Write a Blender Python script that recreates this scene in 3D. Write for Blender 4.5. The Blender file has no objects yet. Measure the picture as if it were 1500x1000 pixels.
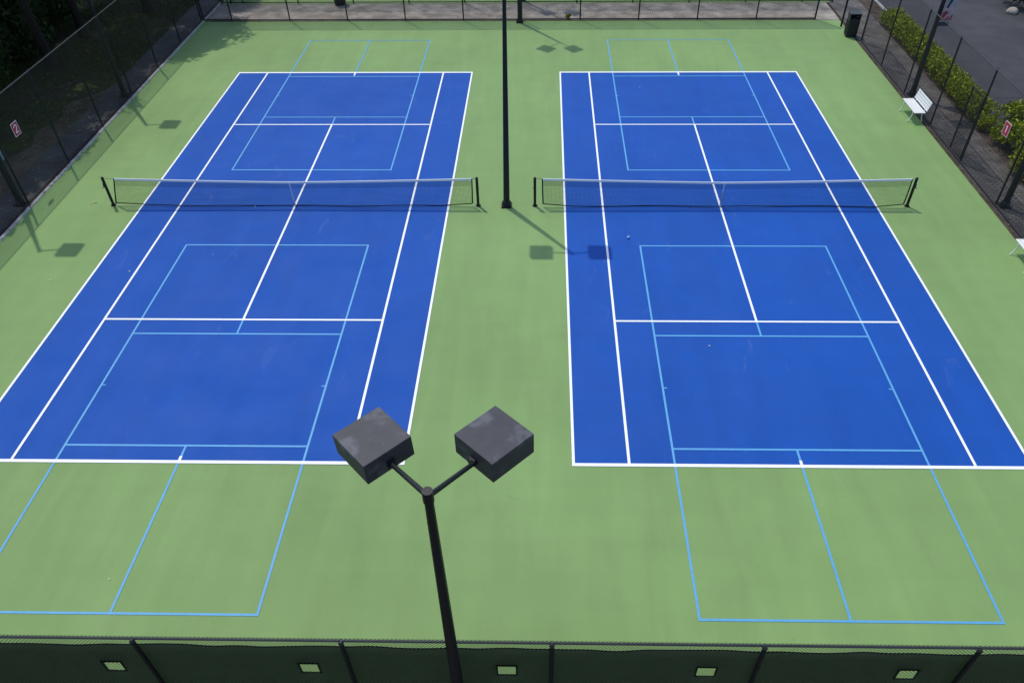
import bpy, math, random
from mathutils import Matrix, Vector
import numpy as np
random.seed(7)
rng = np.random.default_rng(7)
S = bpy.context.scene
COL = S.collection
# ------------------------------------------------------------------ camera
cam_d = bpy.data.cameras.new("camera")
cam = bpy.data.objects.new("camera", cam_d); COL.objects.link(cam)
PITCH, YAW, ROLL = 0.75049766, 0.02423614, -0.01129361
cp, sp, cy, sy, cr, sr = math.cos(PITCH), math.sin(PITCH), math.cos(YAW), math.sin(YAW), math.cos(ROLL), math.sin(ROLL)
rt = Vector((cy, sy, 0)); fw0 = Vector((-sy, cy, 0))
fw = fw0*cp + Vector((0, 0, -sp)); up = fw0*sp + Vector((0, 0, cp))
R = rt*cr + up*sr; U = -rt*sr + up*cr
m = Matrix((R, U, -fw)).transposed().to_4x4()
m.translation = Vector((1.28492969, -23.83027258, 14.21316798))
cam.matrix_world = m
cam_d.sensor_width = 36; cam_d.lens = 1126.500/1500*36
cam_d.shift_x = -24.19/1500; cam_d.shift_y = 45/1500
cam_d.clip_start = 0.1; cam_d.clip_end = 2000
S.camera = cam
S.render.resolution_x = 1024; S.render.resolution_y = 682
# ------------------------------------------------------------------ world, sun, exposure
SX, SY = -0.285, 0.40                       # towards the sun, per metre of height
w = bpy.data.worlds.new("World"); S.world = w; w.use_nodes = True
nt = w.node_tree; bg = nt.nodes["Background"]
sky = nt.nodes.new("ShaderNodeTexSky"); sky.sky_type = 'NISHITA'; sky.sun_disc = False
sky.sun_elevation = math.atan(1/math.hypot(SX, SY))
sky.sun_rotation = math.atan2(SX, SY)
sky.air_density = 1.0; sky.dust_density = 1.0; sky.ozone_density = 1.0
nt.links.new(sky.outputs[0], bg.inputs[0]); bg.inputs[1].default_value = 0.15
sl = bpy.data.lights.new("sun", 'SUN'); so = bpy.data.objects.new("sun", sl); COL.objects.link(so)
sl.energy = 1.9; sl.angle = math.radians(0.8); sl.color = (1.0, 0.95, 0.86)
so.rotation_euler = Vector((SX, SY, 1)).to_track_quat('Z', 'Y').to_euler(); so.location = (-5, 8, 20)
S.view_settings.view_transform = 'Standard'; S.view_settings.look = 'None'
S.view_settings.gamma = 1; S.view_settings.exposure = 0.25

# ------------------------------------------------------------------ materials
def lin(c):
    return tuple((v/12.92 if v <= .04045 else ((v+.055)/1.055)**2.4) for v in c)
def mat(name, col, rough=.7, spec=.5, metal=0, var=0, scale=2.0, detail=6, col2=None, lo=.4, hi=.6, bump=0, bscale=60, stretch=None, spots=None, trans=0):
    """procedural principled: col, optional second colour mixed by noise, optional value variation and bump, in object space"""
    M = bpy.data.materials.new(name); M.use_nodes = True; t = M.node_tree; P = t.nodes["Principled BSDF"]
    P.inputs["Roughness"].default_value = rough; P.inputs["Specular IOR Level"].default_value = spec; P.inputs["Metallic"].default_value = metal
    tc = t.nodes.new("ShaderNodeTexCoord"); src = tc.outputs["Object"]
    if stretch:
        mp = t.nodes.new("ShaderNodeMapping"); mp.inputs["Scale"].default_value = stretch
        t.links.new(src, mp.inputs[0]); src = mp.outputs[0]
    cur = None
    def noise(sc, d, src_=None):
        n = t.nodes.new("ShaderNodeTexNoise"); n.inputs["Scale"].default_value = sc; n.inputs["Detail"].default_value = d
        t.links.new(src_ or src, n.inputs["Vector"]); return n.outputs["Fac"]
    def ramp(f, a, b):
        r = t.nodes.new("ShaderNodeMapRange"); r.inputs[1].default_value = a; r.inputs[2].default_value = b
        t.links.new(f, r.inputs[0]); return r.outputs[0]
    def mix(f, a, b):
        x = t.nodes.new("ShaderNodeMix"); x.data_type = 'RGBA'
        t.links.new(f, x.inputs[0])
        for i, v in ((6, a), (7, b)):
            if isinstance(v, tuple): x.inputs[i].default_value = (*v[:3], 1)
            else: t.links.new(v, x.inputs[i])
        return x.outputs[2]
    cur = tuple(col)
    if col2 is not None: cur = mix(ramp(noise(scale, detail), lo, hi), cur, tuple(col2))
    if var:
        dark = tuple(v*(1-var) for v in col) ; 
        h = t.nodes.new("ShaderNodeHueSaturation")
        r = t.nodes.new("ShaderNodeMapRange"); r.inputs[1].default_value = .3; r.inputs[2].default_value = .7
        r.inputs[3].default_value = 1-var; r.inputs[4].default_value = 1+var
        t.links.new(noise(scale*3.1, 8), r.inputs[0]); t.links.new(r.outputs[0], h.inputs["Value"])
        if isinstance(cur, tuple): h.inputs["Color"].default_value = (*cur, 1)
        else: t.links.new(cur, h.inputs["Color"])
        cur = h.outputs[0]
    if spots:
        for sc_, a_, b_, c_ in spots: cur = mix(ramp(noise(sc_, 3), a_, b_), cur, c_)
    if isinstance(cur, tuple): P.inputs["Base Color"].default_value = (*cur, 1)
    else: t.links.new(cur, P.inputs["Base Color"])
    if bump:
        b = t.nodes.new("ShaderNodeBump"); b.inputs["Strength"].default_value = bump; b.inputs["Distance"].default_value = .01
        t.links.new(noise(bscale, 5), b.inputs["Height"]); t.links.new(b.outputs[0], P.inputs["Normal"])
    M["t"] = 1
    return M
MAT = {}
GREEN = (.210, .335, .118); BLUE = (.007, .080, .385)
def court_mat(name, col, wear):
    """acrylic court paint: broad tone drift, squeegee streaks, fine sand speckle, sparse stains"""
    M = bpy.data.materials.new(name); M.use_nodes = True; t = M.node_tree; P = t.nodes["Principled BSDF"]
    P.inputs["Roughness"].default_value = .66; P.inputs["Specular IOR Level"].default_value = .2
    tc = t.nodes.new("ShaderNodeTexCoord")
    def mp(sc, rot=0):
        m_ = t.nodes.new("ShaderNodeMapping"); m_.inputs["Scale"].default_value = sc; m_.inputs["Rotation"].default_value = (0, 0, rot)
        t.links.new(tc.outputs["Object"], m_.inputs[0]); return m_.outputs[0]
    def nz(v, s, d, dist=0):
        n = t.nodes.new("ShaderNodeTexNoise"); n.inputs["Scale"].default_value = s; n.inputs["Detail"].default_value = d
        n.inputs["Distortion"].default_value = dist
        t.links.new(v, n.inputs["Vector"]); return n.outputs["Fac"]
    def rg(f, a, b, c, d):
        r = t.nodes.new("ShaderNodeMapRange"); 
        for i, v in enumerate((a, b, c, d)): r.inputs[i+1].default_value = v
        t.links.new(f, r.inputs[0]); return r.outputs[0]
    def mul(a, b):
        x = t.nodes.new("ShaderNodeMath"); x.operation = 'MULTIPLY'; t.links.new(a, x.inputs[0]); t.links.new(b, x.inputs[1]); return x.outputs[0]
    iso = mp((1, 1, 1))
    v = rg(nz(iso, .16, 3), .3, .7, 1-.075*wear, 1+.075*wear)
    v = mul(v, rg(nz(mp((1.6, .22, 1), .1), 1.0, 6, .6), .3, .7, 1-.05*wear, 1+.05*wear))
    v = mul(v, rg(nz(mp((.22, 1.6, 1), -.06), 1.3, 6, .4), .3, .7, 1-.02*wear, 1+.02*wear))
    v = mul(v, rg(nz(iso, 1.1, 5), .3, .7, .975, 1.025))
    v = mul(v, rg(nz(iso, 55, 2), .3, .7, .93, 1.07))
    v = mul(v, rg(nz(iso, 2.3, 4, 1.0), .68, .78, 1.0, .93))
    h = t.nodes.new("ShaderNodeHueSaturation"); h.inputs["Color"].default_value = (*col, 1); t.links.new(v, h.inputs["Value"])
    x = t.nodes.new("ShaderNodeMix"); x.data_type = 'RGBA'; t.links.new(rg(nz(mp((1, .35, 1), .5), 1.7, 7, 1.2), .66, .80, 0, .06), x.inputs[0])
    t.links.new(h.outputs[0], x.inputs[6]); x.inputs[7].default_value = (.55, .58, .50, 1)
    t.links.new(x.outputs[2], P.inputs["Base Color"])
    t.links.new(rg(nz(iso, .7, 4), .3, .7, .60, .74), P.inputs["Roughness"])
    b = t.nodes.new("ShaderNodeBump"); b.inputs["Strength"].default_value = .25; b.inputs["Distance"].default_value = .004
    t.links.new(nz(iso, 160, 2), b.inputs["Height"]); t.links.new(b.outputs[0], P.inputs["Normal"])
    return M
MAT['green'] = court_mat('court_green', GREEN, 1.0)
MAT['blue'] = court_mat('court_blue', BLUE, .9)
MAT['green2'] = MAT['green']
MAT['white_line'] = mat('line_white', (.90, .92, .93), .6, var=.04, scale=3, bump=.1, spots=[(14, .66, .76, (.62, .66, .70))])
MAT['blue_line'] = mat('line_light_blue', (.095, .37, .66), .6, var=.07, scale=3, bump=.1)
MAT['black'] = mat('black_paint', (.011, .013, .015), .45, .32, var=.2, scale=3)
MAT['wire'] = mat('black_vinyl', (.010, .012, .012), .5, .4)
MAT['head'] = mat('lamp_paint', (.036, .038, .048), .55, .38, var=.12, scale=2, col2=(.046, .048, .060), lo=.40, hi=.75,
                  spots=[(3.1, .56, .68, (.09, .094, .115)), (30, .70, .74, (.22, .23, .25))])
MAT['galv'] = mat('dull_rail', (.045, .05, .055), .5, .5, var=.2, scale=4)
MAT['lens'] = mat('lamp_glass', (.5, .52, .5), .15, .6)
MAT['screen'] = mat('screen_fabric', (.12, .15, .105), .85, .25, var=.12, scale=1.2, bump=.5, bscale=120, spots=[(70, .66, .74, (.030, .052, .034))])
t_ = MAT['screen'].node_tree; P_ = t_.nodes["Principled BSDF"]; out_ = t_.nodes["Material Output"]
tr_ = t_.nodes.new("ShaderNodeBsdfTranslucent"); tr_.inputs[0].default_value = (.24, .32, .19, 1)
mx_ = t_.nodes.new("ShaderNodeMixShader"); mx_.inputs[0].default_value = .5
t_.links.new(P_.outputs[0], mx_.inputs[1]); t_.links.new(tr_.outputs[0], mx_.inputs[2]); t_.links.new(mx_.outputs[0], out_.inputs[0])
MAT['hem'] = mat('screen_hem', (.008, .014, .010), .8, .2)
MAT['tar'] = mat('tar', (.018, .018, .02), .6, .4)
MAT['white_paint'] = mat('white_paint', (.80, .81, .79), .45, .5, var=.04, scale=5)
MAT['net'] = mat('net_cord', (.010, .013, .016), .8, .2)
MAT['tape'] = mat('net_tape', (.78, .80, .82), .7, .3, var=.05, scale=6)
MAT['strap'] = mat('net_strap', (.55, .62, .75), .7, .3)
MAT['asphalt'] = mat('asphalt', (.058, .056, .062), .85, .3, var=.16, scale=.35, bump=.6, bscale=90, col2=(.044, .045, .050), spots=[(40, .62, .72, (.11, .105, .11))])
MAT['concrete'] = mat('concrete', (.080, .083, .087), .85, .3, var=.14, scale=.8, bump=.4, bscale=50, col2=(.055, .056, .06), spots=[(8, .62, .70, (.10, .09, .075))])
MAT['kerb'] = mat('kerb_concrete', (.42, .42, .41), .8, .3, var=.18, scale=1.5, bump=.4, bscale=40, spots=[(5, .58, .66, (.20, .19, .17))])
MAT['dirt'] = mat('dirt', (.085, .062, .044), .95, .1, var=.25, scale=.9, bump=1, bscale=25, col2=(.13, .10, .075), spots=[(18, .60, .68, (.17, .14, .10))])
MAT['mulch'] = mat('mulch', (.050, .036, .028), .95, .1, var=.35, scale=2.5, bump=1, bscale=35, col2=(.09, .07, .055), spots=[(26, .60, .66, (.15, .125, .10))])
MAT['grassground'] = mat('grass_ground', (.036, .050, .012), .95, .1, var=.3, scale=.7, bump=1, bscale=30, col2=(.045, .036, .022), lo=.50, hi=.62)
def brick_mat(name, a, b, mortar, sc, rot=0, stain=(.09, .08, .07)):
    M = bpy.data.materials.new(name); M.use_nodes = True; t = M.node_tree; P = t.nodes["Principled BSDF"]
    P.inputs["Roughness"].default_value = .85; P.inputs["Specular IOR Level"].default_value = .3
    tc = t.nodes.new("ShaderNodeTexCoord"); m_ = t.nodes.new("ShaderNodeMapping"); m_.inputs["Rotation"].default_value = (0, 0, rot)
    t.links.new(tc.outputs["Object"], m_.inputs[0])
    br = t.nodes.new("ShaderNodeTexBrick"); br.inputs["Scale"].default_value = sc; br.inputs["Mortar Size"].default_value = .035
    br.inputs["Color1"].default_value = (*a, 1); br.inputs["Color2"].default_value = (*b, 1); br.inputs["Mortar"].default_value = (*mortar, 1)
    t.links.new(m_.outputs[0], br.inputs["Vector"])
    def nz(s, d):
        n = t.nodes.new("ShaderNodeTexNoise"); n.inputs["Scale"].default_value = s; n.inputs["Detail"].default_value = d
        t.links.new(tc.outputs["Object"], n.inputs["Vector"]); return n.outputs["Fac"]
    h = t.nodes.new("ShaderNodeHueSaturation"); r = t.nodes.new("ShaderNodeMapRange")
    for i, v in enumerate((.3, .7, .6, 1.4)): r.inputs[i+1].default_value = v
    t.links.new(nz(1.3, 8), r.inputs[0]); t.links.new(r.outputs[0], h.inputs["Value"]); t.links.new(br.outputs[0], h.inputs["Color"])
    x = t.nodes.new("ShaderNodeMix"); x.data_type = 'RGBA'; r2 = t.nodes.new("ShaderNodeMapRange")
    for i, v in enumerate((.52, .64, 0, .75)): r2.inputs[i+1].default_value = v
    t.links.new(nz(.9, 6), r2.inputs[0]); t.links.new(r2.outputs[0], x.inputs[0])
    t.links.new(h.outputs[0], x.inputs[6]); x.inputs[7].default_value = (*stain, 1)
    t.links.new(x.outputs[2], P.inputs["Base Color"])
    b_ = t.nodes.new("ShaderNodeBump"); b_.inputs["Strength"].default_value = .5; b_.inputs["Distance"].default_value = .01
    t.links.new(br.outputs["Fac"], b_.inputs["Height"]); b_.invert = True; t.links.new(b_.outputs[0], P.inputs["Normal"])
    return M
MAT['brick'] = brick_mat('brick_paving', (.42, .36, .30), (.36, .33, .29), (.18, .16, .135), 2.2, 0, (.21, .19, .155))
MAT['pavers'] = brick_mat('old_pavers', (.15, .135, .125), (.115, .105, .10), (.06, .055, .05), 1.8, .785, (.075, .06, .05))
def leaf_mat(name, a, b, c):
    M = bpy.data.materials.new(name); M.use_nodes = True; t = M.node_tree; P = t.nodes["Principled BSDF"]
    P.inputs["Roughness"].default_value = .6; P.inputs["Specular IOR Level"].default_value = .15
    g = t.nodes.new("ShaderNodeNewGeometry"); cr_ = t.nodes.new("ShaderNodeValToRGB")
    e = cr_.color_ramp.elements; e[0].color = (*a, 1); e[1].color = (*c, 1); x = e.new(.55); x.color = (*b, 1)
    t.links.new(g.outputs["Random Per Island"], cr_.inputs[0]); t.links.new(cr_.outputs[0], P.inputs["Base Color"])
    return M
MAT['hedge'] = leaf_mat('hedge_leaves', (.085, .125, .002), (.22, .275, .003), (.36, .40, .008))
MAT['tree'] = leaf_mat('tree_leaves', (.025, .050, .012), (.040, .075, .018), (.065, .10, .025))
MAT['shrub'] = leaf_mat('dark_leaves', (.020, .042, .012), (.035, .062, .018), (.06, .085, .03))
MAT['weed'] = leaf_mat('weed_leaves', (.20, .26, .02), (.34, .38, .04), (.45, .46, .06))
MAT['litter'] = leaf_mat('dry_leaves', (.10, .065, .035), (.22, .16, .09), (.42, .36, .24))
MAT['bark'] = mat('bark', (.022, .018, .014), .9, .2, var=.3, scale=4, bump=1, bscale=20)
MAT['stone'] = mat('stone', (.36, .32, .26), .85, .3, var=.25, scale=3, bump=.8, bscale=14)
MAT['bin'] = mat('bin_plastic', (.014, .016, .020), .45, .5, var=.15, scale=3)
MAT['red'] = mat('sign_red', (.40, .012, .06), .5, .4)
MAT['pink'] = mat('sign_border', (.78, .66, .68), .5, .4)
MAT['navy'] = mat('banner_navy', (.012, .03, .075), .6, .3)
MAT['banner_white'] = mat('banner_pale', (.22, .27, .34), .7, .3, col2=(.42, .34, .38), scale=3)
MAT['banner_red'] = mat('banner_red', (.28, .03, .06), .7, .3, col2=(.34, .12, .14), scale=4)
MAT['banner_pink'] = mat('banner_pink', (.48, .30, .34), .7, .3)
MAT['box_grey'] = mat('box_grey', (.36, .42, .47), .5, .4, var=.08)
MAT['ball'] = mat('ball_pale', (.40, .55, .80), .7, .3)
MAT['leaf1'] = mat('pale_leaf', (.62, .60, .50), .7, .3)
MAT['leaf2'] = mat('yellow_leaf', (.42, .40, .16), .7, .3)

# ------------------------------------------------------------------ mesh helpers
class MB:
    def __init__(s): s.v = []; s.f = []
    def box(s, c, d, rz=0, rx=0, ry=0):
        M = Matrix.Translation(c) @ Matrix.Rotation(rz, 4, 'Z') @ Matrix.Rotation(ry, 4, 'Y') @ Matrix.Rotation(rx, 4, 'X')
        n = len(s.v)
        for x in (-.5, .5):
            for y in (-.5, .5):
                for z in (-.5, .5): s.v.append(tuple(M @ Vector((x*d[0], y*d[1], z*d[2]))))
        s.f += [tuple(n+i for i in q) for q in ((0, 1, 3, 2), (4, 6, 7, 5), (0, 4, 5, 1), (2, 3, 7, 6), (0, 2, 6, 4), (1, 5, 7, 3))]
        return s
    def tube(s, pts, rad, seg=12, cap=True):
        pts = [Vector(p) for p in pts]; rad = rad if isinstance(rad, (list, tuple)) else [rad]*len(pts)
        n0 = len(s.v); ref = None
        for i, p in enumerate(pts):
            d = (pts[min(i+1, len(pts)-1)] - pts[max(i-1, 0)]).normalized()
            if ref is None: ref = Vector((1, 0, 0)) if abs(d.x) < .9 else Vector((0, 1, 0))
            a = (ref - d*ref.dot(d)).normalized(); b = d.cross(a); ref = a
            for k in range(seg):
                t = 2*math.pi*k/seg; s.v.append(tuple(p + (a*math.cos(t) + b*math.sin(t))*rad[i]))
        for i in range(len(pts)-1):
            for k in range(seg):
                q = n0+i*seg; k2 = (k+1) % seg
                s.f.append((q+k, q+k2, q+seg+k2, q+seg+k))
        if cap:
            s.f.append(tuple(n0+k for k in reversed(range(seg)))); e = n0+(len(pts)-1)*seg; s.f.append(tuple(e+k for k in range(seg)))
        return s
    def rect(s, x0, x1, y0, y1, z):
        n = len(s.v); s.v += [(x0, y0, z), (x1, y0, z), (x1, y1, z), (x0, y1, z)]; s.f.append((n, n+1, n+2, n+3)); return s
    def build(s, name, m, parent=None, smooth=False, bevel=0):
        me = bpy.data.meshes.new(name); me.from_pydata(s.v, [], s.f); me.materials.append(MAT[m]); me.update()
        if smooth:
            me.shade_smooth()
            try: me.set_sharp_from_angle(angle=math.radians(40))
            except Exception: pass
        o = bpy.data.objects.new(name, me); COL.objects.link(o)
        if parent: o.parent = parent
        if bevel:
            b = o.modifiers.new('bevel', 'BEVEL'); b.width = bevel; b.segments = 2; b.limit_method = 'ANGLE'
        return o
def tag(o, label=None, cat=None, group=None, kind=None):
    for k, v in (('label', label), ('category', cat), ('group', group), ('kind', kind)):
        if v: o[k] = v
    return o
def empty(name, loc, label, cat, group=None, rz=0):
    o = bpy.data.objects.new(name, None); o.empty_display_size = .2; COL.objects.link(o); o.location = loc; o.rotation_euler = (0, 0, rz)
    return tag(o, label, cat, group)
def share(src, name, parent, loc=(0, 0, 0), rz=0):
    o = src.copy(); o.name = name; COL.objects.link(o); o.parent = parent; o.location = loc; o.rotation_euler = (0, 0, rz); return o
def copy_tree(o, parent=None):
    c = o.copy(); COL.objects.link(c); c.parent = parent
    for ch in list(o.children): copy_tree(ch, c)
    return c

# ------------------------------------------------------------------ ground and paving
def st(o): return tag(o, kind='structure')
st(MB().rect(-300, 300, -300, 300, -.06).build('ground', 'dirt'))
g = MB()
g.rect(-60, -18.35, -30, 60, -.03)
st(g.build('grass_verge', 'grassground'))
st(MB().rect(-16.86, 16.84, -18.62, 18.72, 0).build('court_surface', 'green'))
st(MB().rect(-16.9, 17.1, 21.52, 60, 0).build('neighbouring_court', 'green2'))
st(MB().box((0, 20.14, -.04), (33.76, 2.76, .08)).build('brick_path', 'brick'))
st(MB().rect(17.0, 18.75, -30, 60, -.004).build('paver_walk', 'pavers'))
st(MB().rect(18.75, 19.62, -30, 60, -.012).build('planting_bed', 'mulch'))
st(MB().box((19.70, 15, -.02), (.15, 90, .14)).build('kerb', 'kerb', bevel=.015))
st(MB().rect(19.78, 60, -30, 60, -.02).build('car_park', 'asphalt'))
st(MB().rect(-18.35, -17.20, -30, 60, -.008).build('side_path', 'concrete'))
st(MB().rect(-17.20, -16.98, -30, 22, -.016).build('soil_strip', 'mulch'))
st(MB().box((-16.92, 1.5, -.01), (.12, 40.5, .10)).build('court_edging', 'kerb', bevel=.012))
st(MB().rect(16.84, 17.0, -18.6, 17.4, -.010).build('east_soil_strip', 'mulch'))
st(MB().box((-.6, 18.765, -.02), (32.4, .07, .07)).build('brick_edging', 'mulch'))

vs = MB(); vy = [-6+.7*i for i in range(26)]
for i, y in enumerate(vy):
    vs.v += [(-18.36, y, -.012), (-19.7-.35*math.sin(y*.9)-.25*math.sin(y*2.3+1)+max(0, y-6)*.28, y, -.026)]
    if i: k = 2*i; vs.f.append((k-2, k, k+1, k-1))
st(vs.build('bare_soil', 'dirt'))
pj_ = MB()
for k in range(12): pj_.rect(-18.34, -17.21, -4.2+2.45*k, -4.15+2.45*k, -.004)
st(pj_.build('path_joints', 'tar'))
st(MB().rect(20.5, 40, 8.97, 9.05, -.016).build('tar_seam', 'tar'))  # thin dark line across the car park surface

# courts and painted lines
H, SV, D, G = 11.885, 6.40, 5.485, 4.115
for cx in (-7.5, 7.5):
    st(MB().rect(cx-D, cx+D, -H, H, .004).build('court', 'blue'))
    l = MB(); t = .068; z = .012; b = .095
    l.rect(cx-D, cx+D, -H, -H+b, z); l.rect(cx-D, cx+D, H-b-.02, H, z)
    for x in (-D, D-t, -G-t/2, G-t/2): l.rect(cx+x, cx+x+t, -H+b, H-b-.02, z)
    for y in (-SV, SV): l.rect(cx-G+t/2, cx+G-t/2, y-t/2, y+t/2, z)
    l.rect(cx-t/2, cx+t/2, -SV+t/2, SV-t/2, z)
    l.rect(cx-t/2, cx+t/2, -H+b, -H+b+.13, z); l.rect(cx-t/2, cx+t/2, H-b-.3, H-b-.02, z)
    st(l.build('tennis_lines', 'white_line'))
    p = MB(); z = .008; W, L, K = 3.05, 6.705, 2.135; t = .054
    for cyk in (-9.18, 9.24):
        for x in (-W, W-t): p.rect(cx+x, cx+x+t, cyk-L, cyk+L, z)
        for y in (-L, L-t, -K-t/2, K-t/2): p.rect(cx-W+t, cx+W-t, cyk+y, cyk+y+t, z)
        p.rect(cx-t/2, cx+t/2, cyk-L+t, cyk-K-t/2, z); p.rect(cx-t/2, cx+t/2, cyk+K+t/2, cyk+L-t, z)
        p.rect(cx-W+t, cx-W+t+.09, cyk-.02, cyk+.02, z); p.rect(cx+W-t-.09, cx+W-t, cyk-.02, cyk+.02, z)
    st(p.build('pickleball_lines', 'blue_line'))

# ------------------------------------------------------------------ chain link fences
FH = 3.54
def mesh_panel(wd, h0, h1, pitch=.062, r=.0021):
    """diamond mesh of straight diagonal wires in the xz plane, from x=0 to wd"""
    b = MB(); hh = h1-h0
    n = int((wd+hh)/pitch)+1
    for dirn in (1, -1):
        for i in range(n):
            c = -hh + (i+.5)*pitch
            t0 = max(0, -c); t1 = min(hh, wd-c)     # x = c + t, z = h0 + t
            if t1-t0 < .02: continue
            p0 = (c+t0, h0+t0); p1 = (c+t1, h0+t1)
            if dirn < 0: p0 = (wd-p0[0], p0[1]); p1 = (wd-p1[0], p1[1])
            k = len(b.v); dx = (p1[0]-p0[0]); dz = p1[1]-p0[1]; ln = math.hypot(dx, dz); nx, nz_ = -dz/ln*r, dx/ln*r
            for (px, pz) in (p0, p1):
                b.v += [(px+nx, dirn*.002-r*.6, pz+nz_), (px-nx, dirn*.002-r*.6, pz-nz_), (px, dirn*.002+r, pz)]
            b.f += [(k, k+1, k+4, k+3), (k+1, k+2, k+5, k+4), (k+2, k, k+3, k+5)]
    return b
panels = {}
def add_panel(parent, x, wd, h0=.05, h1=FH+.05, **kw):
    key = (round(wd, 3), h0, h1, kw.get('r', 0))
    if key not in panels:
        o = mesh_panel(wd, h0, h1, **kw).build('mesh_panel', 'wire', parent); o.location = (x, 0, 0); panels[key] = o; return o
    return share(panels[key], 'mesh_panel', parent, (x, 0, 0))
postm = {}
def add_post(parent, x, r=.036, h=FH):
    key = (r, h)
    if key not in postm:
        b = MB().tube([(0, 0, -.02), (0, 0, h)], r, 12).tube([(0, 0, h), (0, 0, h+.012), (0, 0, h+.045)], [r+.006, r+.006, .012], 12)
        o = b.build('post', 'black', parent, smooth=True); o.location = (x, 0, 0); postm[key] = o; return o
    return share(postm[key], 'post', parent, (x, 0, 0))
def fence(loc, rz, posts, label, off=.035, term=(), wires=True, wr=.0021, top=.055, br=.026, h=FH, base_rail=True, r=.035):
    """a run along local +x; posts is a list of x"""
    e = empty('chain_link_fence', loc, label, 'fence', 'chain link fences round the courts', rz)
    for x in posts: add_post(e, x, .045 if x in term else r, h)
    a, b = posts[0], posts[-1]
    MB().tube([(a, off, h), (b, off, h)], .021, 10).build('top_rail', 'galv', e, smooth=True)
    if base_rail: MB().tube([(a, off, .055), (b, off, .055)], br, 8).build('bottom_rail', 'black', e, smooth=True)
    if wires:
        for p, q in zip(posts[:-1], posts[1:]):
            o = add_panel(e, p, q-p, .05, h+top, r=wr); o.location = (p, off, 0)
    return e
SP = 3.12
# side fences run along y (rz = 90 deg: local x -> world y, local y -> world -x)
ys = [k*SP+.06 for k in range(-5, 6)]
ysW = [-18.3] + ys + [18.86]; ysE = [-18.3] + ys
fW = fence((-17.08, 0, 0), math.pi/2, ysW, 'tall black chain link fence along the left side, shaded grass behind it', off=-.035, term=(-18.3, 18.86))
fE = fence((17.08, 0, 0), math.pi/2, ysE, 'tall black chain link fence along the right side, hedge and car park behind it', off=.035, term=(-18.3, ys[-1]))
# its gate: a lower framed leaf in the bay next to the sign
gb = MB()
gx0, gx1, gz = 3.25, 4.22, 2.5
gb.tube([(gx1, .01, .1), (gx1, .01, gz)], .03, 10).tube([(gx0, .01, gz-.03), (gx1, .01, gz-.03)], .02, 8).tube([(gx0, .01, .12), (gx1, .01, .12)], .02, 8).tube([(gx0+.01, .01, .12), (gx0+.01, .01, gz)], .02, 8)
gate = gb.build('gate', 'black', fE, smooth=True)
o = add_panel(gate, gx0, gx1-gx0, .15, gz-.05, pitch=.05)
o.location = (gx0, .01, 0)
gl = MB().box((gx1-.06, -.05, 1.05), (.16, .05, .05)).box((gx1, -.03, 1.05), (.05, .1, .1)).build('latch', 'galv', gate)
nx = [-16.95, -15.42] + [-12.3+3.1*k for k in range(0, 10)]
fN = fence((0, 18.86, 0), 0, nx, 'black chain link fence across the far end, in front of the brick path', off=-.035, term=(-16.95, nx[-1]), wr=.0028, br=.034)
# entrance post standing alone beside the bin, and the short return fence behind
e = empty('gate_post', (16.66, 17.75, 0), 'lone black post at the far right entrance, next to the black bin', 'post')
MB().tube([(0, 0, 0), (0, 0, FH)], .05, 14).build('post_shaft', 'black', e, smooth=True)
MB().tube([(0, 0, FH), (0, 0, FH+.02), (0, 0, FH+.07)], [.056, .056, .015], 14).build('post_cap', 'black', e, smooth=True)
for hz in (.35, 1.6, 2.9): MB().tube([(0, 0, hz), (0, 0, hz+.07)], .058, 14).box((.07, .02, hz+.035), (.06, .02, .05)).build('hinge', 'galv', e)
n2 = [-16.8] + [-15.62+3.12*k for k in range(0, 11)] + [17.25]
fN2 = fence((0, 21.60, 0), 0, n2, 'second black chain link fence beyond the brick path, edging the neighbouring court', off=.035, term=(-16.8, 17.25), h=FH, br=.026)
fn2b = fence((-16.3, 21.60, 0), math.pi/2, [0.0, 3.1, 6.2, 9.3], 'black chain link fence running away from the far left corner', off=.035)

# near fence with windscreen
npx = [-4.79-3.12*4 + 3.12*i for i in range(0, 12)]
npx = [-17.08] + [x for x in npx if -16.5 < x < 16.5] + [17.08]
NY = -18.29
fS = fence((0, NY, 0), 0, npx, 'black chain link fence with dark green windscreen across the foreground', off=.045, term=(-17.08, 17.08), wr=.0030, top=.075)
# windscreen: a thin sheet with a wavy top and a row of vents
hx = [-5.43+3.095*k for k in range(-3, 8)]
zb = [.12, 1.2, 2.0, 2.49, 2.755, 3.05, 3.335]
xs = set([-17.0, 17.0])
for h_ in hx: xs |= {round(h_-.14, 4), round(h_+.14, 4)}
x_ = -17.0
while x_ < 17.0:
    if all(abs(x_-h_) > .2 for h_ in hx): xs.add(round(x_, 4))
    x_ += .11
xs = sorted(xs)
def topz(x): return 3.318 + .006*math.sin(x*4.1) + .005*math.sin(x*9.3+1) + .008*math.sin(x*1.31+2) - .012*abs(math.sin(x*math.pi/3.12*2+.4))
def wob(x, z): return .075 + .010*math.sin(x*2.3+z*1.7) + .006*math.sin(x*6.1-z*3) + .004*math.sin(z*9+x)
b = MB()
idx = {}
def vid(x, zi):
    k = (x, zi)
    if k not in idx:
        z = topz(x) if zi == len(zb)-1 else zb[zi]
        idx[k] = len(b.v); b.v.append((x, wob(x, z), z))
    return idx[k]
for i in range(len(xs)-1):
    xc = (xs[i]+xs[i+1])/2
    inh = any(abs(xc-h_) < .15 for h_ in hx)
    for j in range(len(zb)-1):
        if inh and j == 3: continue
        b.f.append((vid(xs[i], j), vid(xs[i+1], j), vid(xs[i+1], j+1), vid(xs[i], j+1)))
scr = b.build('windscreen', 'screen', fS, smooth=True)
so_ = scr.modifiers.new('solid', 'SOLIDIFY'); so_.thickness = .002
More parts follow.
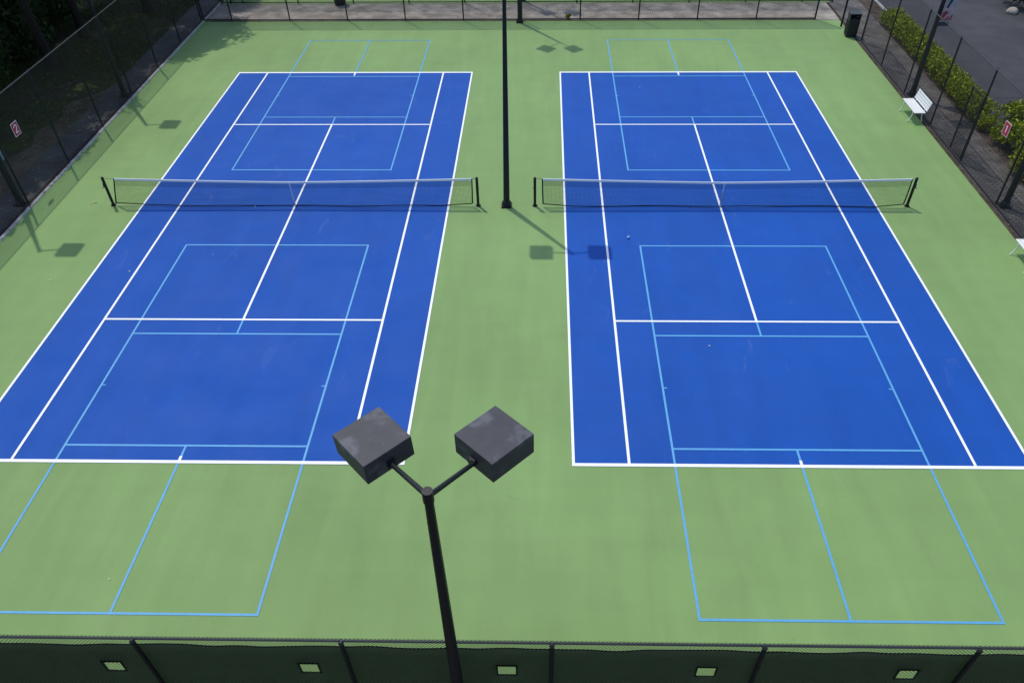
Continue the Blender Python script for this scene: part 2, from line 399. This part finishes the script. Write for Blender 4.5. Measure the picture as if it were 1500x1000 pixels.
for h_ in hx:
    y_ = wob(h_, 2.6)-.006
    q = MB(); q.box((h_, y_, 2.77), (.33, .012, .03)).box((h_, y_, 2.475), (.33, .012, .03)).box((h_-.152, y_, 2.6225), (.026, .012, .265)).box((h_+.152, y_, 2.6225), (.026, .012, .265))
    q.build('vent_hem', 'hem', scr)
hem = MB()
for i in range(len(xs)-1):
    xa, xb = xs[i], xs[i+1]; za, zc = topz(xa), topz(xb); k = len(hem.v)
    ya, yb = wob(xa, za)-.004, wob(xb, zc)-.004
    hem.v += [(xa, ya, za-.03), (xb, yb, zc-.03), (xb, yb, zc+.004), (xa, ya, za+.004)]; hem.f.append((k, k+1, k+2, k+3))
hem.build('top_hem', 'hem', scr)

# ------------------------------------------------------------------ light poles
def head(parent, c, rz, tilt=0, sz=.68, th=.33):
    b = MB().box((0, 0, 0), (sz, sz, th))
    hd = b.build('lamp_head', 'head', parent, bevel=.008)
    hd.location = c; hd.rotation_euler = (tilt, 0, rz)
    ln = MB().box((0, 0, -th/2-.004), (sz-.12, sz-.12, .012)).build('lens', 'lens', hd)
    br = MB().box((-sz/2-.02, 0, -.03), (.04, .10, .09)).tube([(-sz/2-.06, 0, -.03), (-sz/2, 0, -.03)], .045, 10).build('bracket', 'black', hd)
    return hd
def light_pole(x, y, h, arms, label, lean=(0, 0), tilt=(0, 0), hz=-.22, yawoff=(0, 0)):
    e = empty('light_pole', (x, y, 0), label, 'light pole', 'court light poles')
    T = Vector((lean[0], lean[1], h))
    MB().tube([(0, 0, 0), T*.5, T], [.112, .084, .053], 20).build('pole', 'black', e, smooth=True)
    MB().box((0, 0, .02), (.36, .36, .035), rz=0).tube([(0, 0, .035), (0, 0, .17), (0, 0, .20)], [.158, .152, .128], 16).build('base_plate', 'black', e, smooth=True)
    for a in range(4):
        t = math.pi/4+a*math.pi/2; MB().tube([(math.cos(t)*.21, math.sin(t)*.21, .03), (math.cos(t)*.21, math.sin(t)*.21, .09)], .016, 6).build('anchor_bolt', 'galv', e)
    MB().tube([T-Vector((0, 0, .16)), T-Vector((0, 0, .005)), T+Vector((0, 0, .02))], [.066, .066, .063], 20).build('pole_cap', 'black', e, smooth=True)
    for i, (ang, ln) in enumerate(arms):
        a = math.radians(ang); d = Vector((math.cos(a), math.sin(a), 0))
        hc = T + d*ln + Vector((0, 0, hz))
        a0 = T + d*.05 + Vector((0, 0, -.09)); a1 = T + d*(ln-.38) + Vector((0, 0, hz-.02))
        MB().tube([a0, a1], [.034, .030], 12).build('arm', 'black', e, smooth=True)
        head(e, hc, a+math.radians(yawoff[i] if i < len(yawoff) else 0), math.radians(tilt[i] if i < len(tilt) else 0))
    return e
light_pole(0.02, -18.52, 7.44, [(131.5, 1.16), (52.6, 1.14)], 'near black light pole with two box lamps in a V, outside the windscreen fence', hz=-.20, tilt=(-2, 0), yawoff=(1.5, -7))
light_pole(0, 0, 7.45, [(180, .95), (0, .95)], lean=(.13, 0), label='tall black light pole standing between the two tennis nets')
light_pole(0, 18.5, 7.45, [(232, 1.08), (308, 1.12)], 'black light pole at the far end, just inside the far fence')
light_pole(0.08, 21.95, 7.45, [(128, 1.08), (52, 1.12)], 'black light pole beyond the brick path, behind the far end pole')
light_pole(-17.38, 9.33, 7.45, [(0, 1.02)], 'black light pole outside the left fence, farther of the two', hz=-.2)
light_pole(-17.38, .08, 7.45, [(0, 1.02)], 'black light pole outside the left fence beside the left end of the net')
light_pole(17.38, 9.28, 7.45, [(180, 1.02)], 'black light pole outside the right fence behind the farther white bench')
light_pole(17.38, .02, 7.45, [(180, 1.02)], 'black light pole outside the right fence beside the right end of the net')

# ------------------------------------------------------------------ tennis nets
def net(cx, na, nb_, label):
    e = empty('tennis_net', (cx, 0, 0), label, 'tennis net', 'tennis nets')
    PX = 6.5; NXS = {-1: na, 1: nb_}; HP, HC = 1.09, .93
    def top(x): return HC + (HP-.02-HC)*(abs(x)/PX)**1.35
    def bot(x): return .035 + .014*math.sin(x*.9+cx) + .008*math.sin(x*2.1) + (.07*max(0, (abs(x)-5.2)/.9) if abs(x) > 5.2 else 0)
    def bow(x, z): return (-.10*(1-min(1, z/.9)))*(.6+.4*math.sin(x*1.1+cx))     # slack net hangs towards the camera
    for s in (-1, 1):
        NX = NXS[s]
        pb = MB().tube([(s*PX, 0, 0), (s*PX, 0, HP)], .048, 14).tube([(s*PX, 0, HP), (s*PX, 0, HP+.02)], [.052, .03], 14)
        po = pb.build('post', 'black', e, smooth=True)
        MB().tube([(s*PX, 0, .004), (s*PX, 0, .03)], .09, 16).build('ground_collar', 'black', po, smooth=True)
        if s*cx < 0 or True:
            MB().box((s*PX, -.05, .82), (.06, .07, .14)).tube([(s*PX, -.08, .80), (s*PX+s*.07, -.10, .74)], .01, 6).build('winch', 'black', po)
        MB().tube([(s*NX, 0, top(NX)), (s*(NX-.01+(.17 if NX < 6.2 else 0)), bow(NX, .5), .5), (s*(NX-.03+(.30 if NX < 6.2 else 0)), bow(NX, .1)*.6, bot(NX))], .022, 8).build('net_stick', 'net', e, smooth=True)
    xs_ = np.linspace(-na, nb_, 276); b = MB(); r = .0024
    def seg(p0, p1, r):
        k = len(b.v); p0 = Vector(p0); p1 = Vector(p1); d = (p1-p0).normalized(); a = Vector((0, 1, 0)); c = d.cross(a).normalized()
        for p in (p0, p1):
            b.v.extend([tuple(p+a*r), tuple(p-a*r*.5+c*r), tuple(p-a*r*.5-c*r)])
        b.f.extend([(k, k+1, k+4, k+3), (k+1, k+2, k+5, k+4), (k+2, k, k+3, k+5)])
    def P(x, f):
        z = bot(x)+(top(x)-bot(x))*f
        if na < 6.2 and x < -5.2: x += -.30*(1-f)*(-5.2-x)/(na-5.2)
        return (x, bow(x, z), z)
    for x in xs_:
        seg(P(x, 0), P(x, .5), r); seg(P(x, .5), P(x, 1), r)
    nr = 21
    xc = np.linspace(-na, nb_, 49)
    for j in range(nr+1):
        for i in range(48): seg(P(xc[i], j/nr), P(xc[i+1], j/nr), r)
    for j in range(6):                             # doubled upper rows
        f = 1-(j+.5)/nr
        for i in range(48): seg(P(xc[i], f), P(xc[i+1], f), r)
    xd = (xs_[:-1]+xs_[1:])/2
    for x in xd[:-1]: seg(P(x, .71), P(x, 1), r)
    b.build('net_mesh', 'net', e)
    MB().tube([(x, bow(x, bot(x)), bot(x)) for x in np.linspace(-na+.03-(.30 if na < 6.2 else 0), nb_-.03, 80)], .017, 6).build('bottom_cord', 'net', e)
    t = MB(); xt = np.linspace(-na, nb_, 41)
    for i in range(40):
        k = len(t.v)
        for x in (xt[i], xt[i+1]):
            z = top(x); t.v += [(x, -.018, z-.06), (x, -.014, z+.004), (x, .014, z+.004), (x, .018, z-.06)]
        t.f += [(k, k+4, k+5, k+1), (k+1, k+5, k+6, k+2), (k+2, k+6, k+7, k+3)]
    t.build('top_tape', 'tape', e)
    for s in (-1, 1): MB().tube([(s*NXS[s], 0, top(NXS[s])-.01), (s*PX, 0, HP-.03)], .006, 6).build('cable', 'galv', e)
    MB().box((0, -.03, .475), (.05, .006, .90), rx=.06).box((0, -.06, .02), (.07, .05, .03)).build('centre_strap', 'strap', e)
    return e
net(-7.5, 6.10, 6.33, 'tennis net across the left blue court')
net(7.5, 6.24, 6.36, 'tennis net across the right blue court')

# ------------------------------------------------------------------ benches, bins
def bench(y, label):
    e = empty('park_bench', (16.62, y, 0), label, 'bench', 'white benches by the right fence')
    L = 1.42
    s = MB()
    for k in range(4): s.box((-.20+k*.115, 0, .45), (.10, L, .028))
    s.build('seat', 'white_paint', e, bevel=.006)
    bk = MB()
    for k in range(4):
        bk.box((.235+.045*k*.6, 0, .55+.095*k), (.022, L, .083), ry=.27)
    bk.build('backrest', 'white_paint', e, bevel=.005)
    for yy in (-.50, .50):
        f = MB()
        f.tube([(-.24, yy, .40), (-.22, yy, .30), (-.27, yy, .12), (-.33, yy, .02), (-.36, yy, .015)], [.022, .022, .020, .022, .03], 8)
        f.build('leg', 'white_paint', e, smooth=True)
        f = MB().tube([(.18, yy, .42), (.17, yy, .28), (.21, yy, .10), (.25, yy, .012)], [.022, .020, .02, .026], 8)
        f.build('leg', 'white_paint', e, smooth=True)
        f = MB().tube([(-.24, yy, .418), (.18, yy, .418), (.245, yy, .50), (.31, yy, .86)], .017, 8)
        f.build('side_frame', 'white_paint', e, smooth=True)
    return e
bench(7.17, 'white slatted park bench below the right light pole, farther one')
bench(-2.85+.0-.6, 'white slatted bench cut off by the right edge of the photo, nearer one')
def bin_(x, y, label, rz=0):
    e = empty('litter_bin', (x, y, 0), label, 'litter bin', 'black litter bins', rz)
    b = MB().box((0, 0, .45), (.54, .50, .82)); 
    body = b.build('body', 'bin', e, bevel=.05)
    MB().box((0, 0, .02), (.48, .44, .04)).build('base', 'bin', e, bevel=.01)
    r = MB()
    for sx in (-1, 1):
        for k in range(5): r.box((sx*.2717, -.18+.09*k, .45), (.012, .03, .68))
    for k in range(5): r.box((-.18+.09*k, -.2517, .45), (.03, .012, .68))
    r.build('slats', 'bin', body)
    hd = MB()
    for sx in (-1, 1): hd.box((sx*.245, 0, .97), (.04, .50, .22))
    hd.box((0, .23, .97), (.45, .03, .22))
    hd.build('hood_sides', 'bin', e, bevel=.008)
    MB().box((0, 0, 1.105), (.58, .54, .05)).build('lid', 'bin', e, bevel=.02)
    MB().tube([(0, 0, .86), (0, 0, .885)], .2, 18).build('liner_ring', 'galv', e, smooth=True)
    return e
bin_(16.72, 16.42, 'black square litter bin standing at the far right corner of the court', -.08)
bin_(-10.1, 21.45, 'black litter bin beyond the brick path, cut off at the top of the photo')

# ------------------------------------------------------------------ number signs
def strokes(kind):
    if kind == 1: return [(.0, 0, .045, .26), (-.035, .095, .05, .035), (0, -.125, .13, .03)]
    return None
def sign(x, y, z, face, digit, label):
    """panel in the yz plane; face = +1 faces +x"""
    e = empty('number_sign', (x, y, z), label, 'sign', 'court number signs')
    e.rotation_euler = (0, 0, math.pi/2 if face > 0 else -math.pi/2)   # local x along the panel, local -y outwards
    MB().box((0, 0, 0), (.38, .006, .46)).build('panel', 'pink', e)
    MB().box((0, -.005, 0), (.335, .005, .415)).build('face', 'red', e)
    d = MB()
    if digit == 1:
        d.box((.01, -.0095, 0), (.042, .004, .24)); d.box((-.02, -.0105, .09), (.05, .004, .03), ry=-.7)
    else:
        pts = [(-.075, .07), (-.06, .11), (-.025, .13), (.02, .13), (.06, .11), (.072, .07), (.06, .03), (.02, -.02), (-.04, -.075), (-.075, -.115)]
        for i, (p, q) in enumerate(zip(pts[:-1], pts[1:])):
            mx, mz = (p[0]+q[0])/2, (p[1]+q[1])/2; ln = math.hypot(q[0]-p[0], q[1]-p[1])
            d.box((mx, -.0095-.0002*i, mz), (ln+.018, .004, .032), ry=-math.atan2(q[1]-p[1], q[0]-p[0]))
        d.box((0, -.0125, -.118), (.16, .004, .032))
    d.build('numeral', 'white_paint', e)
    return e
sign(17.02, 1.17, 2.29, -1, 1, 'red sign with white border and number 1 on the right fence')
sign(-17.02, 1.14, 2.33, 1, 2, 'red sign with pale border and number 2 on the left fence')
e = empty('control_box', (-17.37, .24, 0), 'pale grey electrical box on the left light pole by the net', 'electrical box')
MB().box((0, 0, 1.83), (.26, .20, .34)).build('housing', 'box_grey', e, bevel=.012)
MB().box((.134, 0, 1.83), (.006, .16, .28)).build('cover', 'box_grey', e)
MB().tube([(0, 0, 1.66), (0, 0, .0)], .015, 8).build('conduit', 'galv', e)

# banner on the right hand pole
e = empty('pole_banner', (17.46, 9.28, 0), 'red, white and navy banner hanging from the right light pole', 'banner')
def bp(name, m_, pts, y=0, parent=e, th=.006):
    b = MB(); n = len(pts)
    b.v = [(x, y-th/2, z) for x, z in pts] + [(x, y+th/2, z) for x, z in pts]
    b.f = [tuple(range(n)), tuple(reversed(range(n, 2*n)))] + [(i, i+n, (i+1) % n+n, (i+1) % n) for i in range(n)]
    return b.build(name, m_, parent)
cl = bp('cloth', 'banner_white', [(.04, 3.14), (.48, 3.14), (.48, 4.5), (.04, 4.5)])
bp('red_field', 'banner_red', [(.04, 3.14), (.48, 3.14), (.48, 3.36), (.44, 3.34), (.34, 3.22), (.20, 3.50), (.04, 3.44)], -.006, cl)
bp('pale_stripe', 'banner_pink', [(.10, 3.15), (.17, 3.15), (.30, 3.34), (.24, 3.38)], -.011, cl)
bp('pale_disc', 'banner_pink', [(.32+.09*math.cos(t*.6), 3.56+.12*math.sin(t*.6)) for t in range(10)], -.011, cl)
bp('navy_stroke', 'navy', [(.12, 3.62), (.20, 3.60), (.32, 3.98), (.44, 4.02), (.44, 4.10), (.12, 4.10), (.12, 4.02), (.22, 3.98)], -.010, cl)
bp('navy_band', 'navy', [(.02, 2.90), (.42, 2.90), (.42, 3.06), (.02, 3.06)], 0)
for z in (3.14, 4.5): MB().tube([(-.05, 0, z), (.50, 0, z)], .014, 8).build('bracket_rod', 'galv', e)

# ------------------------------------------------------------------ foliage
def leaf_cloud(pts, size, flat=.35, jitter=.5):
    """pts: (n,3) array; one folded leaf quad each, random orientation"""
    n = len(pts); u = rng.normal(size=(n, 3)); u /= np.linalg.norm(u, axis=1)[:, None]
    w_ = rng.normal(size=(n, 3)); w_[:, 2] += flat; v = np.cross(u, w_); v /= np.linalg.norm(v, axis=1)[:, None]+1e-9
    s = size*(1+jitter*(rng.random(n)-.5)*2)[:, None]
    a = pts-u*s; b_ = pts+v*s*.45; c = pts+u*s; d = pts-v*s*.45
    V = np.stack([a, b_, c, d], 1).reshape(-1, 3)
    return V
def cloud_obj(name, V, m_, parent=None):
    n = len(V)//4; me = bpy.data.meshes.new(name)
    me.vertices.add(len(V)); me.vertices.foreach_set('co', V.astype(np.float32).ravel())
    me.loops.add(len(V)); me.loops.foreach_set('vertex_index', np.arange(len(V), dtype=np.int32))
    me.polygons.add(n); me.polygons.foreach_set('loop_start', np.arange(0, len(V), 4, dtype=np.int32))
    me.update(calc_edges=True); me.materials.append(MAT[m_])
    o = bpy.data.objects.new(name, me); COL.objects.link(o)
    if parent: o.parent = parent
    return o
# denser crowns
def clumps(n_cl, radii, centre, cr_, per):
    out = []
    for i in range(n_cl):
        d = rng.normal(size=3); d /= np.linalg.norm(d); d *= (.45+.55*rng.random()**.5)
        c = np.array(centre)+d*np.array(radii)
        k = rng.normal(size=(per, 3)); k /= np.linalg.norm(k, axis=1)[:, None]
        k *= (rng.random(per)**.4)[:, None]*cr_*(.7+.6*rng.random()); k[:, 2] *= .75
        out.append(c+k)
    return np.concatenate(out)
# trees on the left, their crowns above the picture but shading the verge
def tree(variant):
    e = bpy.data.objects.new('shade_tree', None); COL.objects.link(e)
    H_ = 8.2; b = MB()
    b.tube([(0, 0, -.1), (.05, .02, .4), (.0, .1, 2.4), (.15, .1, 4.6), (.1, .2, 7.2)], [.34, .24, .20, .15, .06], 12)
    for k in range(9):
        a = k*2.4+variant; z0 = 3.6+.4*k; r_ = 2.6-.12*k
        b.tube([(.1, .1, z0), (math.cos(a)*r_*.5, math.sin(a)*r_*.5, z0+1.0), (math.cos(a)*r_, math.sin(a)*r_, z0+1.7)], [.09, .06, .02], 7)
    b.build('trunk', 'bark', e, smooth=True)
    pts = clumps(95, (3.1, 3.1, 2.0), (0, 0, 7.6), .8, 130)
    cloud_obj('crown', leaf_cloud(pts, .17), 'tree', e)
    return e
tpos = [(-23.2, 26.5, 1), (-20.5, 20.35, 1.14), (-22.1, 12.5, 1), (-22.2, 7.4, 1), (-22.3, 2.2, 1), (-27.2, 8.5, 1.1), (-27.0, 15.5, 1.1), (-27.5, 22.5, 1.1), (-22.4, 16.7, .95), (-27.5, 1.5, 1.1), (-32.5, 12, 1.1), (-32, 19.5, 1.1), (-31.5, 27, 1.1), (-19.6, 25.0, .9)]
tl = ['tree beyond the brick path level, behind the far left corner', 'tree whose shade falls on the far left corner of the court', 'tree behind the left fence beyond the farther left light pole', 'tree behind the left fence between the farther pole and the sign', 'tree behind the left fence nearest the number 2 sign', 'tree in the second row level with the farther left light pole', 'tree in the second row behind the dark shrubs', 'tree in the second row at the far end of the shrubs', 'tree behind the left fence just past the farther light pole', 'tree in the second row level with the number 2 sign', 'tree in the back row at the near end', 'tree in the back row in the middle', 'tree in the back row at the far end', 'tree beside the brick path end at the far left']
t0, t1 = tree(0), tree(1)
for i, (x, y, s) in enumerate(tpos):
    o = t0 if i == 0 else (t1 if i == 1 else copy_tree((t0, t1)[i % 2]))
    o.location = (x, y, 0); o.scale = (s, s, s); o.rotation_euler = (0, 0, i*1.1)
    tag(o, tl[i], 'tree', 'trees behind the left fence')
# dark undergrowth in the top left
def shrub_mesh(r_, h_, n, size, m_):
    e = bpy.data.objects.new('shrub', None); COL.objects.link(e)
    pts = clumps(n, (r_, r_, h_*.5), (0, 0, h_*.55), r_*.42, 60); pts[:, 2] = np.abs(pts[:, 2])+.03
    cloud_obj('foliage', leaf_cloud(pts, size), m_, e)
    s = MB()
    for k in range(6):
        a = k*1.05; s.tube([(0, 0, 0), (math.cos(a)*r_*.3, math.sin(a)*r_*.3, h_*.45), (math.cos(a)*r_*.6, math.sin(a)*r_*.6, h_*.8)], [.03, .02, .008], 6)
    s.build('stems', 'bark', e)
    return e
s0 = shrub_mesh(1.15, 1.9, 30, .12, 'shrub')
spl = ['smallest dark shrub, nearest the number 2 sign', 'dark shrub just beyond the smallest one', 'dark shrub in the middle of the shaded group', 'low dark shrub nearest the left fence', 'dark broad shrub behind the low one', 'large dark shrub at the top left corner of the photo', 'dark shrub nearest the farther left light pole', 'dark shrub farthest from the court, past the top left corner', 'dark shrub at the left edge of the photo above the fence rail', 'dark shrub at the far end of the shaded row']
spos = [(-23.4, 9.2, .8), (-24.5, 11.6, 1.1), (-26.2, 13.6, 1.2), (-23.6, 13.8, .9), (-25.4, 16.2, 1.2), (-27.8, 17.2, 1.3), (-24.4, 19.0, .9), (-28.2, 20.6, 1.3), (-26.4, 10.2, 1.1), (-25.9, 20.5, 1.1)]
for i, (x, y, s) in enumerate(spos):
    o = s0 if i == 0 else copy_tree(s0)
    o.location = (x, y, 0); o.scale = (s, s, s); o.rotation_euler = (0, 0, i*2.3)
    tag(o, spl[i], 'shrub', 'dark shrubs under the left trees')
# clipped hedge on the right
def hedge(pts0, pts1, name, label):
    """points through a box-like volume from y0..y1 with lumpy outline"""
    out = []
    for (x, y, z, rx, ry, rz_, n) in pts0:
        k = rng.normal(size=(n, 3)); k /= np.linalg.norm(k, axis=1)[:, None]; k *= (.55+.45*rng.random(n)[:, None])
        out.append(np.array((x, y, z))+k*np.array((rx, ry, rz_)))
    P_ = np.concatenate(out); P_[:, 2] = np.abs(P_[:, 2])+.02
    e = empty('hedge', (0, 0, 0), label, 'hedge')
    cloud_obj('foliage', leaf_cloud(P_, .055), 'hedge', e)
    s = MB()
    for (x, y, z, rx, ry, rz_, n) in pts0:
        for k in range(3):
            a = rng.random()*6.28; s.tube([(x, y, 0), (x+.1*math.cos(a), y+.1*math.sin(a), .25), (x+.25*math.cos(a), y+.25*math.sin(a), .55)], [.018, .012, .005], 5)
    s.build('stems', 'bark', e)
    return e
L_ = []
y = 18.0
while y > 6.6:
    for q in range(2):
        L_.append((19.22+(q-.5)*.34+rng.normal()*.05, y+rng.normal()*.08, .40+rng.random()*.08, .34+rng.random()*.08, .36, .42+rng.random()*.10, 420))
    y -= .42
hedge(L_, None, 'hedge', 'bright yellow-green clipped hedge between the right fence and the car park')
hs = bpy.data.objects.new('shrub', None); COL.objects.link(hs)
pts = clumps(26, (.55, .55, .36), (0, 0, .50), .26, 70); pts[:, 2] = np.abs(pts[:, 2])+.02
cloud_obj('foliage', leaf_cloud(pts, .055), 'hedge', hs)
s = MB()
for k in range(5): s.tube([(0, 0, 0), (math.cos(k*1.3)*.2, math.sin(k*1.3)*.2, .35), (math.cos(k*1.3)*.4, math.sin(k*1.3)*.4, .7)], [.02, .014, .006], 6)
s.build('stems', 'bark', hs)
gp = [(19.1, 6.0, .7, 'small thin shrub at the near end of the clipped hedge'),
      (19.3, 4.9, .85, 'yellow-green shrub seen behind the small gate in the right fence'),
      (20.3, 5.7, 1.3, 'leafy yellow-green shrub overhanging the car park kerb, above the number 1 sign'),
      (20.5, 4.4, 1.3, 'outermost of the shrubs behind the number 1 sign'),
      (19.6, 3.9, 1.35, 'large yellow-green shrub directly behind the number 1 sign'),
      (20.4, 2.6, 1.35, 'spreading shrub at the right edge, farther from the fence than the sign shrub'),
      (19.0, 2.0, 1.15, 'shrub between the number 1 sign and the nearer right light pole'),
      (19.6, .6, 1.3, 'shrub behind the nearer right light pole at the edge of the photo')]
for i, (x, y, s_, lb) in enumerate(gp):
    o = hs if i == 0 else copy_tree(hs); o.location = (x, y, 0); o.scale = (s_, s_, s_*.95); o.rotation_euler = (0, 0, i*1.7)
    tag(o, lb, 'shrub', 'shrubs behind the right fence')
o = copy_tree(s0); o.location = (27.9, 20.9, 0); o.scale = (1.3, 1.3, 1.1); tag(o, 'dark green bush at the top right corner beyond the car park', 'shrub'); del o['group']
# stones at its foot
import bmesh
def stone(x, y, s, label):
    bm = bmesh.new(); bmesh.ops.create_icosphere(bm, subdivisions=3, radius=s)
    for v in bm.verts:
        n = 1+.16*math.sin(v.co.x*9/s*.3+x)+.12*math.sin(v.co.y*7/s*.4+y)
        v.co = Vector((v.co.x*n*1.2, v.co.y*n, v.co.z*.65*n+s*.3))
    me = bpy.data.meshes.new('stone'); bm.to_mesh(me); bm.free(); me.materials.append(MAT['stone']); me.shade_smooth()
    o = bpy.data.objects.new('stone', me); COL.objects.link(o); o.location = (x, y, 0); tag(o, label, 'stone')
stone(26.25, 19.7, .26, 'pale stone at the foot of the top right bush')
stone(19.05, .95, .16, 'small pale stone in the bed below the shrubs by the right pole')
# weeds along the far fence
o = bpy.data.objects.new('weed_clump', None); COL.objects.link(o); o.location = (2.58, 18.98, 0)
pts = clumps(10, (.10, .07, .10), (0, 0, .14), .07, 40); pts[:, 2] = np.abs(pts[:, 2])
cloud_obj('leaves', leaf_cloud(pts, .05), 'weed', o); tag(o, 'bright yellow-green weed at the foot of the far fence', 'weed')
# leaf litter and ground specks
n = 2600
xx = np.concatenate([rng.uniform(-22, -17.0, 1500), rng.uniform(17.0, 19.6, 800), rng.uniform(-16.5, 16.5, 300)])
yy = np.concatenate([rng.uniform(-6, 22, 1500), rng.uniform(-4, 21, 800), rng.choice([18.74, 21.6], 300)+rng.normal(size=300)*.10])
zz = np.full(n, .015)
P_ = np.stack([xx, yy, zz], 1)
u = rng.normal(size=(n, 3)); u[:, 2] *= .15; u /= np.linalg.norm(u, axis=1)[:, None]
v = np.cross(u, np.array([0, 0, 1.0])); sz_ = rng.uniform(.02, .055, n)[:, None]
V = np.stack([P_-u*sz_, P_+v*sz_*.5, P_+u*sz_, P_-v*sz_*.5], 1).reshape(-1, 3); V[:, 2] += .012
tag(cloud_obj('leaf_litter', V, 'litter'), 'dry fallen leaves scattered on the ground outside the fences', 'leaf litter', kind='stuff')
# grass blades on the verge, dense enough to read as turf
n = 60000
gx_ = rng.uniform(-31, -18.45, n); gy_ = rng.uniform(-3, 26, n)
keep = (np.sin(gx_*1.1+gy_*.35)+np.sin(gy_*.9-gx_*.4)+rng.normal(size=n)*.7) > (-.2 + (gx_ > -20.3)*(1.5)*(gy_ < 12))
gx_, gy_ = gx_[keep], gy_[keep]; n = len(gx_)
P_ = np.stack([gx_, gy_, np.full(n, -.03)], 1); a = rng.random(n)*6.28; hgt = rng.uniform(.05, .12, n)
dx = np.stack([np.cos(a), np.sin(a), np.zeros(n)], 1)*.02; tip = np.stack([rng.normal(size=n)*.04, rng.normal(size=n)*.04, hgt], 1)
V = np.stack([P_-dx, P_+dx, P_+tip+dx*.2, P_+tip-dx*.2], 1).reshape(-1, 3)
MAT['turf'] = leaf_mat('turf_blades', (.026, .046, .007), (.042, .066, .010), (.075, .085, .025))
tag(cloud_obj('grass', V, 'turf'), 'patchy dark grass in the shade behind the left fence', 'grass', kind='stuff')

# ------------------------------------------------------------------ small things on the court
def ball(x, y, label):
    bm = bmesh.new(); bmesh.ops.create_uvsphere(bm, u_segments=20, v_segments=12, radius=.045)
    me = bpy.data.meshes.new('ball'); bm.to_mesh(me); bm.free(); me.materials.append(MAT['ball']); me.shade_smooth()
    o = bpy.data.objects.new('ball', me); COL.objects.link(o); o.location = (x, y, .057); tag(o, label, 'ball')
ball(4.121, -2.066, 'small pale ball on the right court below the net, near the lamp shadow')
def fallen(x, y, s, m_, label):
    b = MB(); n = 7; s *= .75
    prof = [(0, -1), (.42, -.5), (.5, 0), (.32, .6), (0, 1), (-.3, .62), (-.5, .05), (-.4, -.55)]
    b.v = [(px*s, py*s, .012+.25*s*abs(px)*1.2+.1*s*py*py) for px, py in prof] + [(0, 0, .010)]
    b.f = [(i, (i+1) % 8, 8) for i in range(8)]
    o = b.build('fallen_leaf', m_); o.location = (x, y, .008); o.rotation_euler = (0, 0, x*7.1); tag(o, label, 'leaf', 'single leaves on the courts')
fallen(-14.728, 0.172, 0.090, 'leaf2', 'yellowish leaf on green paint left of the left net post')
fallen(-14.836, 0.078, 0.070, 'leaf2', 'smaller yellowish leaf beside the left net post, just left of its neighbour')
fallen(5.966, -7.488, 0.045, 'leaf1', 'pale leaf on the right court below the kitchen line')
fallen(5.587, 10.144, 0.050, 'leaf1', 'pale leaf near the far baseline of the right court')
fallen(-7.843, -15.072, 0.035, 'leaf1', 'tiny pale leaf on the near green paint at lower left')
fallen(-11.820, -4.021, 0.050, 'leaf1', 'pale leaf on the left court beside the singles sideline')
fallen(-14.131, -4.506, 0.055, 'leaf1', 'pale leaf on green paint left of the left court')
fallen(-9.457, -3.080, 0.030, 'leaf1', 'tiny pale leaf in the left court inside the light blue box')
fallen(-8.900, -0.092, 0.040, 'leaf1', 'pale leaf under the left net')
